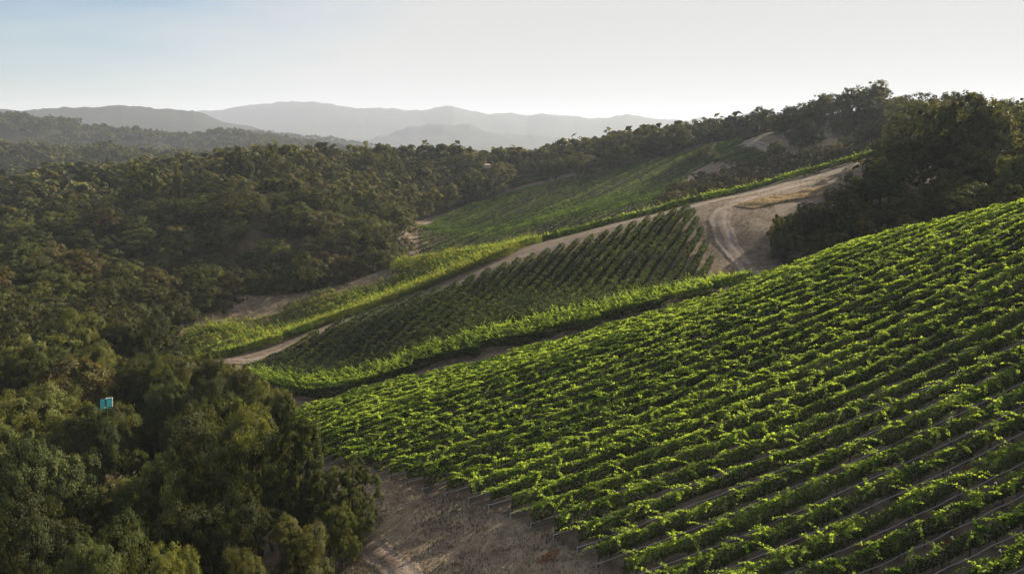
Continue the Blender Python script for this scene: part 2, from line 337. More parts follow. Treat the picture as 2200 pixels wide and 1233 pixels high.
# ------------------------------------------------------------------ land use in plan
def P3(l): return [at(*p)[:2] for p in l]
def FG(l): return [fg(*p)[:2] for p in l]
nv = np.array([math.sin(PHI1), -math.cos(PHI1)])
def start_pt(k, px, py):
    a, b = ray(px, py); Y = (k * SP + FITC) / (a * nv[0] + nv[1]); return (float(a * Y), float(Y))
STARTS = [start_pt(*s) for s in [(-12, 770, 1012), (-10, 840, 1036), (-8, 912, 1055), (-6, 1010, 1080), (-4, 1100, 1110), (-3, 1144, 1133), (-1, 1243, 1188), (0, 1284, 1217)]]
dx, dy = STARTS[-1][0] - STARTS[-4][0], STARTS[-1][1] - STARTS[-4][1]
POLY_FG = FG([(618, 866), (700, 849), (820, 826), (1000, 787), (1200, 733), (1420, 671), (1540, 634), (1620, 600), (1700, 568), (1780, 537), (1860, 512), (2030, 472), (2200, 432)]) + \
    [(78, 106), (90, 80), (70, 30), (30, 20), (STARTS[-1][0] + dx * 1.6, STARTS[-1][1] + dy * 1.6)] + STARTS[::-1] + FG([(690, 990), (640, 930)])
POLY_STRIP = P3([(560, 850, 113), (1000, 765, 112.2), (1250, 705, 112.4), (1450, 648, 112.6), (1530, 622, 113), (1640, 588, 114), (1560, 600, 119.5), (1450, 630, 120.5), (1250, 680, 121.5), (1000, 735, 122), (740, 792, 123), (540, 830, 124)])
POLY_MID = P3([(500, 802, 131), (700, 716, 149.5), (900, 650, 159.5), (1040, 596, 166), (1160, 556, 170), (1330, 500, 178), (1478, 456, 185.5), (1505, 510, 166), (1535, 590, 143), (1520, 600, 126), (1250, 640, 125), (1000, 700, 126), (700, 780, 127), (560, 830, 128)])
POLY_B3 = P3([(330, 790, 150), (440, 783, 145), (560, 765, 145.5), (700, 712, 157), (900, 648, 168), (1040, 592, 175), (1100, 565, 179), (1160, 530, 200), (1165, 525, 209), (1000, 550, 217), (850, 568, 216), (840, 590, 205), (850, 612, 200), (680, 652, 192), (520, 702, 182), (360, 762, 166)])
POLY_R2 = P3([(1165, 535, 193), (1300, 500, 196), (1500, 443, 203), (1700, 392, 216), (1900, 340, 231), (1960, 325, 238), (1960, 320, 246), (1900, 330, 238), (1700, 380, 223), (1500, 434, 210), (1300, 490, 203.5), (1165, 527, 200)])
POLY_FAR = P3([(905, 556, 262), (898, 520, 290), (905, 492, 320), (935, 476, 344), (1000, 448, 364), (1100, 417, 377), (1200, 393, 384), (1300, 371, 391), (1400, 351, 397), (1500, 327, 407), (1610, 300, 418), (1560, 330, 370), (1480, 372, 345), (1440, 420, 290), (1420, 440, 270), (1250, 490, 258), (1000, 548, 255)])
POLY_FARTOP = P3([(1400, 351, 399), (1500, 325, 410), (1600, 298, 424), (1700, 283, 432), (1690, 290, 425), (1600, 304, 410), (1500, 333, 399)])
POLY_FARKNOLL = P3([(1560, 318, 402), (1620, 325, 375), (1660, 345, 345), (1640, 352, 338), (1560, 350, 352), (1530, 335, 380)])
POLY_PATCH = P3([(1095, 408, 406), (1180, 392, 418), (1175, 380, 440), (1100, 386, 435)])
ROADS = {  # centre lines (plan), half width
 'upper': (P3([(480, 792, 140), (560, 774, 138.5), (700, 718, 152), (900, 646, 163), (1040, 592, 170.5), (1160, 549, 176), (1330, 494, 185), (1480, 452, 191), (1640, 415, 203), (1800, 375, 218), (1930, 330, 236)]), 1.7),
 'turn': (P3([(1625, 600, 138), (1600, 560, 147), (1560, 520, 158), (1545, 480, 172), (1570, 455, 182), (1640, 430, 194), (1740, 395, 206)]), 2.2),
 'lane': (P3([(560, 866, 108), (1000, 768, 108.5), (1250, 706, 109.5), (1450, 646, 110.5), (1560, 612, 112)]), 1.3),
 'left': (P3([(880, 575, 248), (885, 540, 262), (878, 505, 295), (893, 485, 322), (935, 468, 348)]), 1.9),
 'foot': (P3([(650, 1105, 66.5), (740, 1140, 62), (800, 1190, 56.5), (860, 1233, 52), (960, 1330, 43), (1050, 1480, 34)]), 1.6),
 'knoll': (P3([(1590, 308, 408), (1640, 318, 380), (1680, 335, 345), (1700, 345, 325)]), 3.0),
}
DIRT = P3([(1470, 470, 186), (1500, 450, 193), (1600, 425, 203), (1800, 382, 214), (1790, 400, 200), (1660, 450, 180), (1690, 560, 150), (1680, 600, 138), (1540, 612, 139), (1500, 520, 166)])
GOLD = P3([(1575, 452, 180), (1600, 432, 183), (1700, 408, 188), (1800, 388, 194), (1810, 400, 182), (1700, 424, 180), (1620, 448, 175)])
GOLD2 = P3([(1700, 345, 330), (1700, 300, 360), (1800, 290, 380), (1900, 300, 340), (1870, 335, 300)])
GOLD3 = P3([(520, 705, 182), (540, 680, 190), (620, 660, 200), (700, 650, 200), (850, 600, 225), (840, 640, 200), (700, 660, 190)])
POLY_FOREST = P3([(865, 480, 330), (850, 540, 255), (870, 580, 235), (840, 600, 215), (620, 665, 200), (510, 710, 190), (330, 780, 165), (280, 800, 140)]) + [(-52, 112), (-39, 100), (-33, 88), (-28, 76), (-24, 68), (-20, 58), (-21, 46), (-23, 34), (-60, 26), (-120, 60), (-190, 170), (-240, 280), (-220, 330)] + P3([(100, 400, 310), (300, 380, 330), (500, 350, 350), (700, 345, 410), (900, 345, 460), (1060, 345, 470), (1090, 395, 415), (1080, 410, 385), (1000, 438, 380), (930, 462, 358)])

# ------------------------------------------------------------------ ground sheet (polar grid, fine in front, out to the horizon)
th = np.concatenate([np.linspace(-40, 40, 720), np.linspace(43, 317, 70)]) * PI / 180
rr = np.concatenate([[2.0], np.geomspace(12, 420, 420), np.geomspace(430, 14000, 210)])
TT, RR = np.meshgrid(th, rr); GX = RR * np.sin(TT); GY = RR * np.cos(TT); GZ = height(GX, GY)
zone = np.zeros(GX.shape + (4,)); zone[..., 3] = 1
fx = inside(POLY_FOREST, GX, GY)
zone[..., 1] = np.where(fx | ((GX < -58) & (GY > 250)), 1.0, 0)
for pg, v in ((GOLD, .8), (GOLD2, .5), (GOLD3, .35), (DIRT, .22)): zone[..., 0] = np.where(inside(pg, GX, GY), v, zone[..., 0])
vine_any = np.zeros(GX.shape, bool)
for pg in (POLY_FG, POLY_STRIP, POLY_MID, POLY_B3, POLY_R2, POLY_FAR, POLY_FARTOP, POLY_PATCH): vine_any |= inside(pg, GX, GY)
yard_z = (GY < 95) & ~vine_any & ~fx
other = ~(vine_any | fx | (zone[..., 0] > 0) | ((GX < -58) & (GY > 250))); zone[..., 0] = np.where(other, np.where(yard_z, .50, .25), zone[..., 0])
RG = np.hypot(GX, GY); zone[..., 2] = np.clip((RG - 430) / 200, 0, 1)
for nm, (c, hw) in ROADS.items():
    d = dist_line(c, GX, GY); zone[..., 1] = np.where(d < hw + 3, zone[..., 1] * np.clip((d - hw) / 3, 0, 1), zone[..., 1])
nr, nt_ = GX.shape; V = np.stack([GX, GY, GZ], -1).reshape(-1, 3)
i = np.arange(nr - 1)[:, None] * nt_; j = np.arange(nt_)[None]; j2 = (j + 1) % nt_
Fq = np.stack([i + j, i + nt_ + j, i + nt_ + j2, i + j2], -1).reshape(-1, 4)
tag(link('ground', mesh_np('ground', V, Fq, M['ground'], smooth=True, cols=zone.reshape(-1, 4))), 'bare brown soil and dry grass covering the rolling slopes out to the hazy mountains', 'ground', kind='structure')

# ------------------------------------------------------------------ dirt tracks
def resample(pts, step):
    p = np.array(pts, float)
    # Catmull-Rom smoothing
    q = np.vstack([2 * p[0] - p[1], p, 2 * p[-1] - p[-2]]); out = []
    for a in range(1, len(q) - 2):
        t = np.linspace(0, 1, 12, endpoint=False)[:, None]
        out.append(.5 * ((2 * q[a]) + (-q[a - 1] + q[a + 1]) * t + (2 * q[a - 1] - 5 * q[a] + 4 * q[a + 1] - q[a + 2]) * t ** 2 + (-q[a - 1] + 3 * q[a] - 3 * q[a + 1] + q[a + 2]) * t ** 3))
    out.append(p[-1:]); p = np.vstack(out)
    s = np.concatenate([[0], np.cumsum(np.linalg.norm(np.diff(p, axis=0), axis=1))])
    t = np.arange(0, s[-1], step); return np.stack([np.interp(t, s, p[:, 0]), np.interp(t, s, p[:, 1])], 1)
road_lbl = {'upper': ('pale dirt road climbing between the two lit strips of vines', 'dirt road'), 'turn': ('grey dirt track curving up from the near crest past the dry grass bank', 'dirt track'),
            'lane': ('narrow reddish lane between the crest hedge and the near vineyard', 'lane'), 'left': ('pale track bending round the foot of the far vineyard hill', 'dirt track'),
            'foot': ('sandy wheel track at the bottom beside the trees', 'dirt track'), 'knoll': ('pale dirt road below the round wooded knoll', 'dirt road')}
for nm, (c, hw) in ROADS.items():
    p = resample(c, .8 if hw < 4 else 1.5); T = np.gradient(p, axis=0); T /= np.linalg.norm(T, axis=1, keepdims=True); Nn = np.stack([-T[:, 1], T[:, 0]], 1)
    K = 13; u = np.linspace(-1, 1, K)
    wv = hw * (1 + .22 * noise2(p[:, 0], p[:, 1], 5, 51))[:, None, None]; wl = np.where(u < 0, 1, 1)[None, :, None]
    rag = 1 + .18 * noise2(p[:, 0, None] * 3 + u[None] * 7, p[:, 1, None] * 3, 3, 52)[..., None]
    Q = p[:, None] + Nn[:, None] * (u[None, :, None] * wv * rag)
    lift = .09 + .05 * (1 - np.abs(u)[None]) - .09 * (np.abs(u)[None] > .99) - .07 * np.exp(-((np.abs(u)[None] - .5) / .16) ** 2)
    Z = height(Q[..., 0], Q[..., 1]) + lift
    V = np.concatenate([Q, Z[..., None]], -1).reshape(-1, 3)
    track = np.exp(-((np.abs(u) - .5) / .22) ** 2); z = np.zeros((len(p), K, 4)); z[..., 0] = np.clip(.05 + .9 * track[None] + .45 * noise2(Q[..., 0], Q[..., 1], 2.0, 53), 0, 1); z[..., 3] = 1
    i = np.arange(len(p) - 1)[:, None] * K; j = np.arange(K - 1)[None]
    Fq = np.stack([i + j, i + j + 1, i + K + j + 1, i + K + j], -1).reshape(-1, 4)
    o = link('dirt_road', mesh_np('dirt_road', V, Fq, M['road'], smooth=True, cols=z.reshape(-1, 4)))
    tag(o, *road_lbl[nm], kind='structure')

# ------------------------------------------------------------------ leaves
def leaves(C, Nrm, size, tint=None, asp=.75, jit=.6):   # one rhombic leaf-sized face per centre
    n = len(C); Nv = Nrm + rng.normal(0, jit, (n, 3)); Nv /= np.linalg.norm(Nv, axis=1, keepdims=True) + 1e-9
    r = rng.normal(size=(n, 3)); T = np.cross(Nv, r); T /= np.linalg.norm(T, axis=1, keepdims=True) + 1e-9; B = np.cross(Nv, T)
    s = (np.asarray(size) * rng.uniform(.6, 1.35, n))[:, None] * .5
    fold = Nv * s * .25
    V = np.stack([C + T * s, C + B * s * asp + fold, C - T * s, C - B * s * asp + fold], 1).reshape(-1, 3)
    Fc = np.arange(4 * n).reshape(n, 4)
    if tint is None: tint = rng.uniform(0, .55, n)
    return V, Fc, tint

# ------------------------------------------------------------------ vine rows
def clip_rows(poly, phi, sp, c0):
    n_ = np.array([math.sin(phi), -math.cos(phi)]); d = np.array([math.cos(phi), math.sin(phi)])
    P = np.array(poly); u = P @ n_; out = []
    for k in range(int(math.ceil((u.min() - c0) / sp)), int(math.floor((u.max() - c0) / sp)) + 1):
        c = c0 + k * sp; ts = []
        for a in range(len(P)):
            p, q = P[a], P[(a + 1) % len(P)]; ua, ub = p @ n_ - c, q @ n_ - c
            if (ua > 0) != (ub > 0): ts.append(float((p + (q - p) * ua / (ua - ub)) @ d))
        ts.sort()
        for a in range(0, len(ts) - 1, 2):
            if ts[a + 1] - ts[a] > 3.0: out.append((k, n_ * c + d * ts[a], n_ * c + d * ts[a + 1]))
    return out
post_me = None
def post_mesh():
    V, Fc = join([tube([(0, 0, -.3), (0, 0, 1.0), (0, 0, 2.05)], .035, 6), box((0, 0, 1.95), (.05, .16, .04)), box((0, 0, 1.45), (.05, .22, .04))])
    return mesh_np('post', V, Fc, M['post'])
def stub_mesh():
    V, Fc = join([tube([(0, 0, -.2), (0, 0, .5)], .03, 6), tube([(0, 0, .46), (.12, 0, .5), (.3, 0, .48)], .025, 6)])
    return mesh_np('stake', V, Fc, M['hose'])
def trunk_mesh(s):
    r = random.Random(s); p = [(0, 0, -.1), (r.uniform(-.04, .04), r.uniform(-.04, .04), .35), (r.uniform(-.08, .08), r.uniform(-.05, .05), .75), (r.uniform(-.1, .1), 0, .95)]
    V, Fc = join([tube(p, [.055, .045, .04, .03], 6), tube([p[2], (.35, 0, .93), (.7, 0, .92)], [.03, .022, .015], 5), tube([p[2], (-.35, 0, .93), (-.7, 0, .92)], [.03, .022, .015], 5)])
    return mesh_np('trunk', V, Fc, M['wood'])
PM = post_mesh(); SM = stub_mesh(); TM = [trunk_mesh(s) for s in range(3)]
def vine_row(p, q, mat, dens, lsize, label, group, hmid=1.25, hh=.5, ww=.38, shoots=1.4, shlen=1.0, upright=.35, posts=0.0, hose=False, trunks=False, gap=.0, seed=0, vamp=1.0):
    L = float(np.linalg.norm(q - p)); d = (q - p) / L; nn = np.array([-d[1], d[0]])
    o3 = np.array([p[0], p[1], hz(p[0], p[1])]); root = empty('vine_row', o3)
    tag(root, label, 'vine row', group)
    n = int(L * dens); s = rng.uniform(0, L, n)
    # vigour along the row
    vig = 1 + .42 * vamp * noise2(s, s * 0 + seed * 7.3, 1.7, 61) + .22 * noise2(s, s * 0 + seed * 3.1, 6, 62)
    if gap: keep = rng.uniform(0, 1, n) > np.clip(gap + .5 - vig * .55, 0, .9); s = s[keep]; vig = vig[keep]; n = len(s)
    a = rng.uniform(0, 2 * PI, n); rad = rng.uniform(.45, 1.0, n) ** .6
    across = ww * vig * rad * np.cos(a) + .12 * noise2(s, s * 0 + seed, 2.3, 63)
    up = hmid + hh * rad * np.sin(a) * vig + .10 * noise2(s, s * 0 + seed * 5.5, 1.1, 64)
    up = np.where(np.sin(a) < -.4, up - .1, up)
    X = p[0] + d[0] * s + nn[0] * across; Y = p[1] + d[1] * s + nn[1] * across
    C = np.stack([X, Y, up], 1)
    Nr = np.stack([nn[0] * np.cos(a), nn[1] * np.cos(a), np.sin(a) + .35], 1)
    tint = rng.uniform(-.05, .38, n) + .14 * np.sin(a); sz = np.full(n, lsize)  # canopy tint low, paler toward the top: light and shade put into the colour
    # long canes leaning out of the canopy
    m = int(L * shoots)
    if m:
        sb = rng.uniform(0, L, m); hd = rng.normal(PI + .15, .75, m); hd = np.where(rng.uniform(0, 1, m) < .22, rng.uniform(0, 2 * PI, m), hd)
        ln = shlen * rng.uniform(.5, 1.35, m); up0 = rng.uniform(.1, 1.0, m) * upright * 2
        kk = max(6, int(round(shlen / lsize * 2.4))); t = np.linspace(0.0, 1, kk)[None]
        bx = p[0] + d[0] * sb; by = p[1] + d[1] * sb; sd_ = rng.uniform(-.25, .25, m)
        hx = np.cos(hd)[:, None]; hy = np.sin(hd)[:, None]; l_ = ln[:, None]
        CX = bx[:, None] + nn[0] * sd_[:, None] + hx * l_ * t; CY = by[:, None] + nn[1] * sd_[:, None] + hy * l_ * t
        CZ = hmid + hh * .65 + l_ * (up0[:, None] * t * 1.1 - .55 * t ** 2 * (1 - upright)) + rng.normal(0, .015, (m, kk))
        C2 = np.stack([CX, CY, CZ], -1).reshape(-1, 3); alt = np.tile(np.where(np.arange(kk) % 2 == 0, 1.0, -1.0), m) * lsize * .38; C2[:, 0] += -np.repeat(np.sin(hd), kk) * alt; C2[:, 1] += np.repeat(np.cos(hd), kk) * alt; C2 += rng.normal(0, lsize * .13, C2.shape)
        N2 = np.tile([0, 0, 1.0], (len(C2), 1)); T2 = np.repeat(rng.uniform(.45, 1.0, m), kk)  # young cane leaves paler, with their sunlit brightness also put into the tint
        C = np.concatenate([C, C2]); Nr = np.concatenate([Nr, N2]); tint = np.concatenate([tint, T2])
        sz = np.concatenate([sz, (lsize * (1.75 - .95 * np.repeat(t, m, 0))).ravel()])
    C[:, 2] += height(C[:, 0], C[:, 1]); C -= o3
    V, Fc, tn = leaves(C, Nr, sz, tint, jit=.75)
    link('foliage', mesh_np('foliage', V, Fc, mat, tint=tn), root)
    if posts:
        for k in range(max(2, int(L / posts) + 1)):
            t = min(k * posts, L - .1) + (.15 if k else .05); x, y = p + d * t
            ob = link('post', PM, root, (x - o3[0], y - o3[1], hz(x, y) - o3[2])); ob.rotation_euler = (random.uniform(-.04, .04), random.uniform(-.04, .04), math.atan2(d[1], d[0]))
    if hose:
        t = np.arange(-.15, L, .6); x = p[0] + d[0] * t - nn[0] * .25; y = p[1] + d[1] * t - nn[1] * .25
        z = height(x, y) + .47 + .03 * np.sin(t * 2.1 + seed) - .04 * np.abs(np.sin(t * PI / 3.0))
        V, Fc = tube(np.stack([x, y, z], 1) - o3, .030, 5)
        h = link('drip_hose', mesh_np('drip_hose', V, Fc, M['hose'], smooth=True), root)
        x, y = p - d * .2 - nn * .25
        ob = link('stake', SM, root, (x - o3[0], y - o3[1], hz(x, y) - o3[2])); ob.rotation_euler = (0, 0, math.atan2(d[1], d[0]))
    if trunks:
        for k in range(int(L / 1.8)):
            x, y = p + d * (k * 1.8 + .9)
            ob = link('trunk', random.choice(TM), root, (x - o3[0], y - o3[1], hz(x, y) - o3[2])); ob.rotation_euler = (0, 0, math.atan2(d[1], d[0]) + random.uniform(-.15, .15))
    return root
ORD = ['first', 'second', 'third', 'fourth', 'fifth', 'sixth', 'seventh', 'eighth', 'ninth', 'tenth', 'eleventh', 'twelfth', 'thirteenth', 'fourteenth', 'fifteenth', 'sixteenth', 'seventeenth', 'eighteenth', 'nineteenth', 'twentieth']
def ordn(i):
    if i < 20: return ORD[i]
    t = {2: 'twenty', 3: 'thirty', 4: 'forty', 5: 'fifty'}[(i + 1) // 10]
    return (t[:-1] + 'ieth') if (i + 1) % 10 == 0 else t + '-' + ORD[(i + 1) % 10 - 1]

rows = sorted(clip_rows(POLY_FG, PHI1, SP, FITC), key=lambda r: (-r[0], r[1][0]))
kmax = 8; ks = []
for k, p, q in rows:
    if k > kmax: continue
    if k not in ks: ks.append(k)
    idx = len(ks) - 1
    near = k >= -3
    if k > 5: lab = 'leafy vine row crossing the bottom right corner of the near vineyard, %s from below' % ordn(idx)
    else: lab = 'trellised vine row of the near vineyard, %s up from the bottom right' % ordn(idx)
    far_ = -k
    vine_row(p, q, M['vine'], 330 if near else (240 if k > -12 else 190), .155 if near else (.175 if k > -12 else .205), lab,
             'vine rows of the near vineyard', posts=6.0 if k > -16 else 0, hose=k > -16, trunks=k > -1, seed=k + 60,
             hmid=1.20, hh=.54, ww=.46, shoots=3.4 if near else 4.2, shlen=1.35, gap=.16 if near else .04, upright=.32)
for a, (k, p, q) in enumerate(clip_rows(POLY_STRIP, math.radians(-14), 2.2, 0)):
    vine_row(p, q, M['vine'], 330, .19, 'dense sunlit vine row in the bright strip along the crest lane', 'vine rows of the crest strip',
             hmid=1.2, hh=.8, ww=.7, shoots=5.0, shlen=.8, upright=.8, seed=a + 200)
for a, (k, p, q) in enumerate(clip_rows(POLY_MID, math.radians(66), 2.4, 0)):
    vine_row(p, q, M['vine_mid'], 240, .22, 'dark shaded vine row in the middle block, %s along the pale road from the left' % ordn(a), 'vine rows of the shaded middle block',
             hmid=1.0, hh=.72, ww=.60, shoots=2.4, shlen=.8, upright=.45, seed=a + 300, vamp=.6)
for a, (k, p, q) in enumerate(clip_rows(POLY_B3, math.radians(30), 2.4, 0)):
    vine_row(p, q, M['vine_pale'] if p[0] < -30 and random.random() < .6 else M['vine'], 170, .24, 'thin yellowing vine row on the spur between the woods and the pale road', 'vine rows of the yellowing spur',
             hmid=1.2, hh=.75, ww=.6, shoots=3.4, shlen=.8, upright=.95, seed=a + 400, gap=.06)
for a, (k, p, q) in enumerate(clip_rows(POLY_R2, math.atan2(35, 62), 2.4, 0)):
    vine_row(p, q, M['vine'], 110, .28, 'sunlit vine row lining the far side of the pale dirt road', 'vine rows beside the pale road',
             hmid=1.1, hh=.7, ww=.5, shoots=1.6, shlen=.7, upright=.8, seed=a + 500)
for a, (k, p, q) in enumerate(clip_rows(POLY_FAR, math.radians(52), 3.3, 0)):
    vine_row(p, q, M['vine'], 60, .38, 'distant vine row on the broad far hillside below the dark oaks', 'vine rows of the far hillside',
             hmid=1.1, hh=.8, ww=.55, shoots=0, seed=a + 600)
for pg, lb in ((POLY_FARTOP, 'distant sunlit vine row on the far crest below the skyline oaks'), (POLY_FARKNOLL, 'distant vine row beside the pale road under the wooded knoll'), (POLY_PATCH, 'distant vine row in the small bright patch behind the left oaks')):
    for a, (k, p, q) in enumerate(clip_rows(pg, math.radians(35), 2.8, 0)):
        vine_row(p, q, M['vine'], 70, .40, lb, lb.replace('row', 'rows').replace('distant ', ''), hmid=1.0, hh=.6, ww=.45, shoots=0, seed=a + 700)

# ------------------------------------------------------------------ oak trees: tapered trunk with limbs, lobed crown of leaf clumps
def tree_meshes(seed, H=9.0, W=5.0, lobes=16, nleaf=6000, lsize=.38, mat='oak', trunkh=.16, flat=.8, lr=(.20, .38)):
    r = np.random.default_rng(seed)
    # lobes on an uneven dome
    cen, rad = [], []
    for k in range(lobes):
        for _ in range(30):
            a = r.uniform(0, 2 * PI); e = math.asin(r.uniform(-.6, 1.0)); rr_ = r.uniform(.45, .84)
            c = np.array([math.cos(a) * math.cos(e) * W * rr_, math.sin(a) * math.cos(e) * W * rr_, H * (trunkh + .26) + math.sin(e) * H * (1 - trunkh) * .50 * rr_ * 1.2])
            ra = r.uniform(*lr) * W
            if all(np.linalg.norm(c - c2) > .50 * (ra + r2) * .9 for c2, r2 in zip(cen, rad)): break
        cen.append(c); rad.append(ra)
    cen.append(np.array([0, 0, H * (trunkh + .30)])); rad.append(W * .5)
    cen = np.array(cen); rad = np.array(rad)
    # sub clumps on every lobe
    wts = rad ** 2 / (rad ** 2).sum(); nsub = max(40, nleaf // (130 if nleaf > 30000 else 50)); li = r.choice(len(cen), nsub, p=wts)
    dv = r.normal(size=(nsub, 3)); dv[:, 2] = dv[:, 2] * .8 + .25; dv /= np.linalg.norm(dv, axis=1, keepdims=True)
    sc = cen[li] + dv * (rad[li] * r.uniform(.70, 1.14, nsub))[:, None] * np.array([1, 1, flat])
    ss = rad[li] * r.uniform(.14, .42, nsub)
    n = nleaf; si = r.integers(0, nsub, n); dn = r.normal(size=(n, 3)); dn /= np.linalg.norm(dn, axis=1, keepdims=True)
    C = sc[si] + dn * (ss[si] * r.uniform(.35, 1.05, n))[:, None] * np.array([1, 1, .75])
    # drop leaves buried inside other lobes
    dist = np.linalg.norm((C[:, None] - cen[None]) / np.array([1, 1, flat]), axis=2) / rad[None]
    C_ok = dist.min(1) > .62; C = C[C_ok]; dn = dn[C_ok]; dvs = dv[si][C_ok]; tt = r.uniform(0, .35, nsub)[si][C_ok] + r.uniform(0, .3, len(C))
    V, Fc, tn = leaves(C, dn * .5 + dvs * .9 + np.array([0, 0, .2]), lsize, tt, jit=.32)
    top = np.percentile(C[:, 2], 98.5); rw = np.percentile(np.hypot(C[:, 0], C[:, 1]), 95); kz = H * .96 / top; kx = W / rw
    V = V * np.array([kx, kx, kz]); cen = cen * np.array([kx, kx, kz])
    crown = mesh_np('crown', V, Fc, M[mat], tint=tn)
    # trunk and limbs
    parts = []; lean = r.uniform(-.3, .3, 2)
    base = [(0, 0, -.8), (lean[0] * .3, lean[1] * .3, H * trunkh * .5), (lean[0], lean[1], H * trunkh)]
    parts.append(tube(base + [(lean[0] * 1.5, lean[1] * 1.5, H * .6)], [W * .085, W * .06, W * .05, W * .02], 8))
    for k in range(min(len(cen) - 1, 9)):
        c = cen[k]; b0 = np.array(base[-1]) * .9; mid = (b0 + c) / 2 + np.array([0, 0, -.06 * H]) + r.normal(0, .15, 3)
        parts.append(tube([b0, mid, c], [W * .038, W * .024, W * .008], 5))
    V, Fc = join(parts); trunk = mesh_np('trunk', V, Fc, M['bark'])
    return crown, trunk
def tree(kind_meshes, loc, s=1.0, rz=0.0, name='oak_tree', label='', cat='tree', group=None, sx=1.0, sz=1.0):
    root = empty(name, loc, rz, (s * sx, s * sx, s * sz)); tag(root, label, cat, group)
    link('crown', kind_meshes[0], root); link('trunk', kind_meshes[1], root)
    return root
MIDT = [tree_meshes(100 + k, H=9.2, W=5.3, lobes=11 + k % 4, nleaf=13000, lsize=.32, lr=(.28, .46), mat=['oak', 'oak_olive', 'oak', 'oak_brown', 'oak', 'oak_olive', 'oak', 'oak'][k]) for k in range(8)]
FART = [tree_meshes(200 + k, H=9.2, W=5.3, lobes=10, lr=(.28, .46), nleaf=4200, lsize=.55, mat=['oak', 'oak_olive', 'oak', 'oak_brown'][k]) for k in range(4)]
NEART = [tree_meshes(300 + k, H=10, W=5.0, lobes=15, lr=(.25, .42), nleaf=80000, lsize=.15, mat=['oak', 'oak_olive', 'oak_olive', 'oak_pale', 'oak'][k], flat=.85) for k in range(5)]
BUSH = [tree_meshes(400 + k, H=3.0, W=2.4, lobes=9, nleaf=4200, lsize=.22, mat=['brush', 'oak_brown', 'oak_olive', 'brush'][k], trunkh=.08) for k in range(4)]

placed = []
def free(x, y, d):
    if not placed: return True
    P = np.array(placed); return bool(np.all((x - P[:, 0]) ** 2 + (y - P[:, 1]) ** 2 > ((d + P[:, 2]) * .5) ** 2))

NEART += [tree_meshes(320 + k, H=10, W=3.6, lobes=13, lr=(.30, .50), nleaf=60000, lsize=.15, mat=['oak_olive', 'oak_olive', 'oak'][k], flat=.95) for k in range(3)]
NW = [5.0] * 5 + [3.6] * 3
# hand-placed prominent trees: column, crown-top row, depth, height, width factor, mesh, label
NEAR = [
 (540, 880, 64, 11.5, .82, 1, 'tall olive oak at the near edge of the woods, its flank lit beside the vineyard'),
 (635, 905, 61, 10.5, .52, 6, 'narrow sunlit tree between the tall olive oak and the small round tree'),
 (748, 988, 60, 7.6, .58, 5, 'small round olive tree nearest the bare ground, standing out from the woods'),
 (420, 900, 70, 9.5, 1.0, 0, 'dark broad oak behind the tall olive oak at the bottom'),
 (330, 985, 60, 9, .9, 1, 'leafy oak with pale flecked leaves left of the deep shadow in the lower woods'),
 (440, 1080, 52, 8.5, .8, 0, 'dark oak in deep shade at the bottom, under the tall olive oak'),
 (640, 1120, 53, 6.0, .75, 0, 'low dark oak over the sandy bank at the bottom of the tall olive oak'),
 (730, 1090, 56, 5.2, .50, 6, 'small lit tree leaning over the sandy wheel track'),
 (60, 940, 62, 9.5, 1.0, 3, 'pale green leafy tree at the left edge, lower third'),
 (240, 1120, 47, 8, .8, 1, 'green tree at the bottom edge, left of the dark oak in deep shade'),
 (60, 1090, 48, 8, .9, 0, 'dark green tree in the bottom left corner'),
 (150, 1180, 41, 6, .7, 3, 'pale silvery shrubby tree at the bottom edge near the left corner'),
 (370, 1190, 43, 5.5, .8, 1, 'low green tree at the bottom edge below the dark oaks'),
 (520, 1200, 46, 5.5, .7, 0, 'low dark tree at the bottom edge left of the sandy bank'),
 (500, 805, 92, 9.0, .85, 0, 'dark oak standing before the tip of the shaded middle block'),
 (560, 830, 86, 7.2, .9, 2, 'bronze green oak at the upper left corner of the near vineyard'),
 (390, 820, 90, 8.0, .9, 3, 'pale feathery willow-like tree behind the teal shelter clearing'),
 (320, 775, 104, 8.0, .9, 0, 'brownish oak beside the lower end of the yellowing spur'),
 (345, 772, 100, 8.5, .9, 1, 'olive oak hiding the lower tip of the yellowing spur'),
 (440, 780, 99, 8, .9, 0, 'dark bushy oak at the lower end of the pale dirt road'),
 (285, 772, 108, 9, 1.0, 1, 'oak right behind the teal shelter clearing'),
 (500, 792, 95, 7, .9, 1, 'low olive oak at the very end of the pale dirt road'),
 (395, 768, 106, 8, .9, 0, 'dark oak between two lighter ones at the tip of the yellowing spur'),
 (470, 850, 84, 7.5, .95, 1, 'olive oak in front of the dark one by the road end'),
 (600, 850, 80, 5.2, .6, 2, 'small bronze green tree touching the upper left corner of the near vineyard'),
 (190, 880, 80, 9.0, 1.05, 1, 'broad olive oak in front of the teal shelter'),
 (70, 830, 84, 9.5, 1.1, 1, 'broad olive oak at the left edge level with the teal shelter'),
 (200, 740, 112, 10, .9, 1, 'tall olive oak rising above the teal shelter'),
 (60, 740, 104, 9.5, 1.0, 2, 'rounded olive oak at the left edge above the broad one'),
 (280, 690, 122, 9.5, .8, 0, 'dark oak at the corner where the woods meet the foot of the spur'),
 (150, 670, 128, 10, .9, 2, 'round crowned lit oak in the left woods, two crowns above the teal shelter'),
]
bm_i = 0
for (px, py, Y, Ht, wf, mi, lb) in NEAR:
    x, y, zt = at(px, py, Y); g = hz(x, y); h = max(4.5, min(zt - g + .3, Ht * 1.35)) if True else Ht
    W0 = 10.0; s = h / 10.0
    tree(NEART[mi], (x, y, zt - h * .98), s, random.uniform(0, 6.28), label=lb, group='oaks of the lower left woods', sx=min(1.2, Ht * wf / h * 5.0 / NW[mi]))
    placed.append((x, y, Ht * wf * .8))
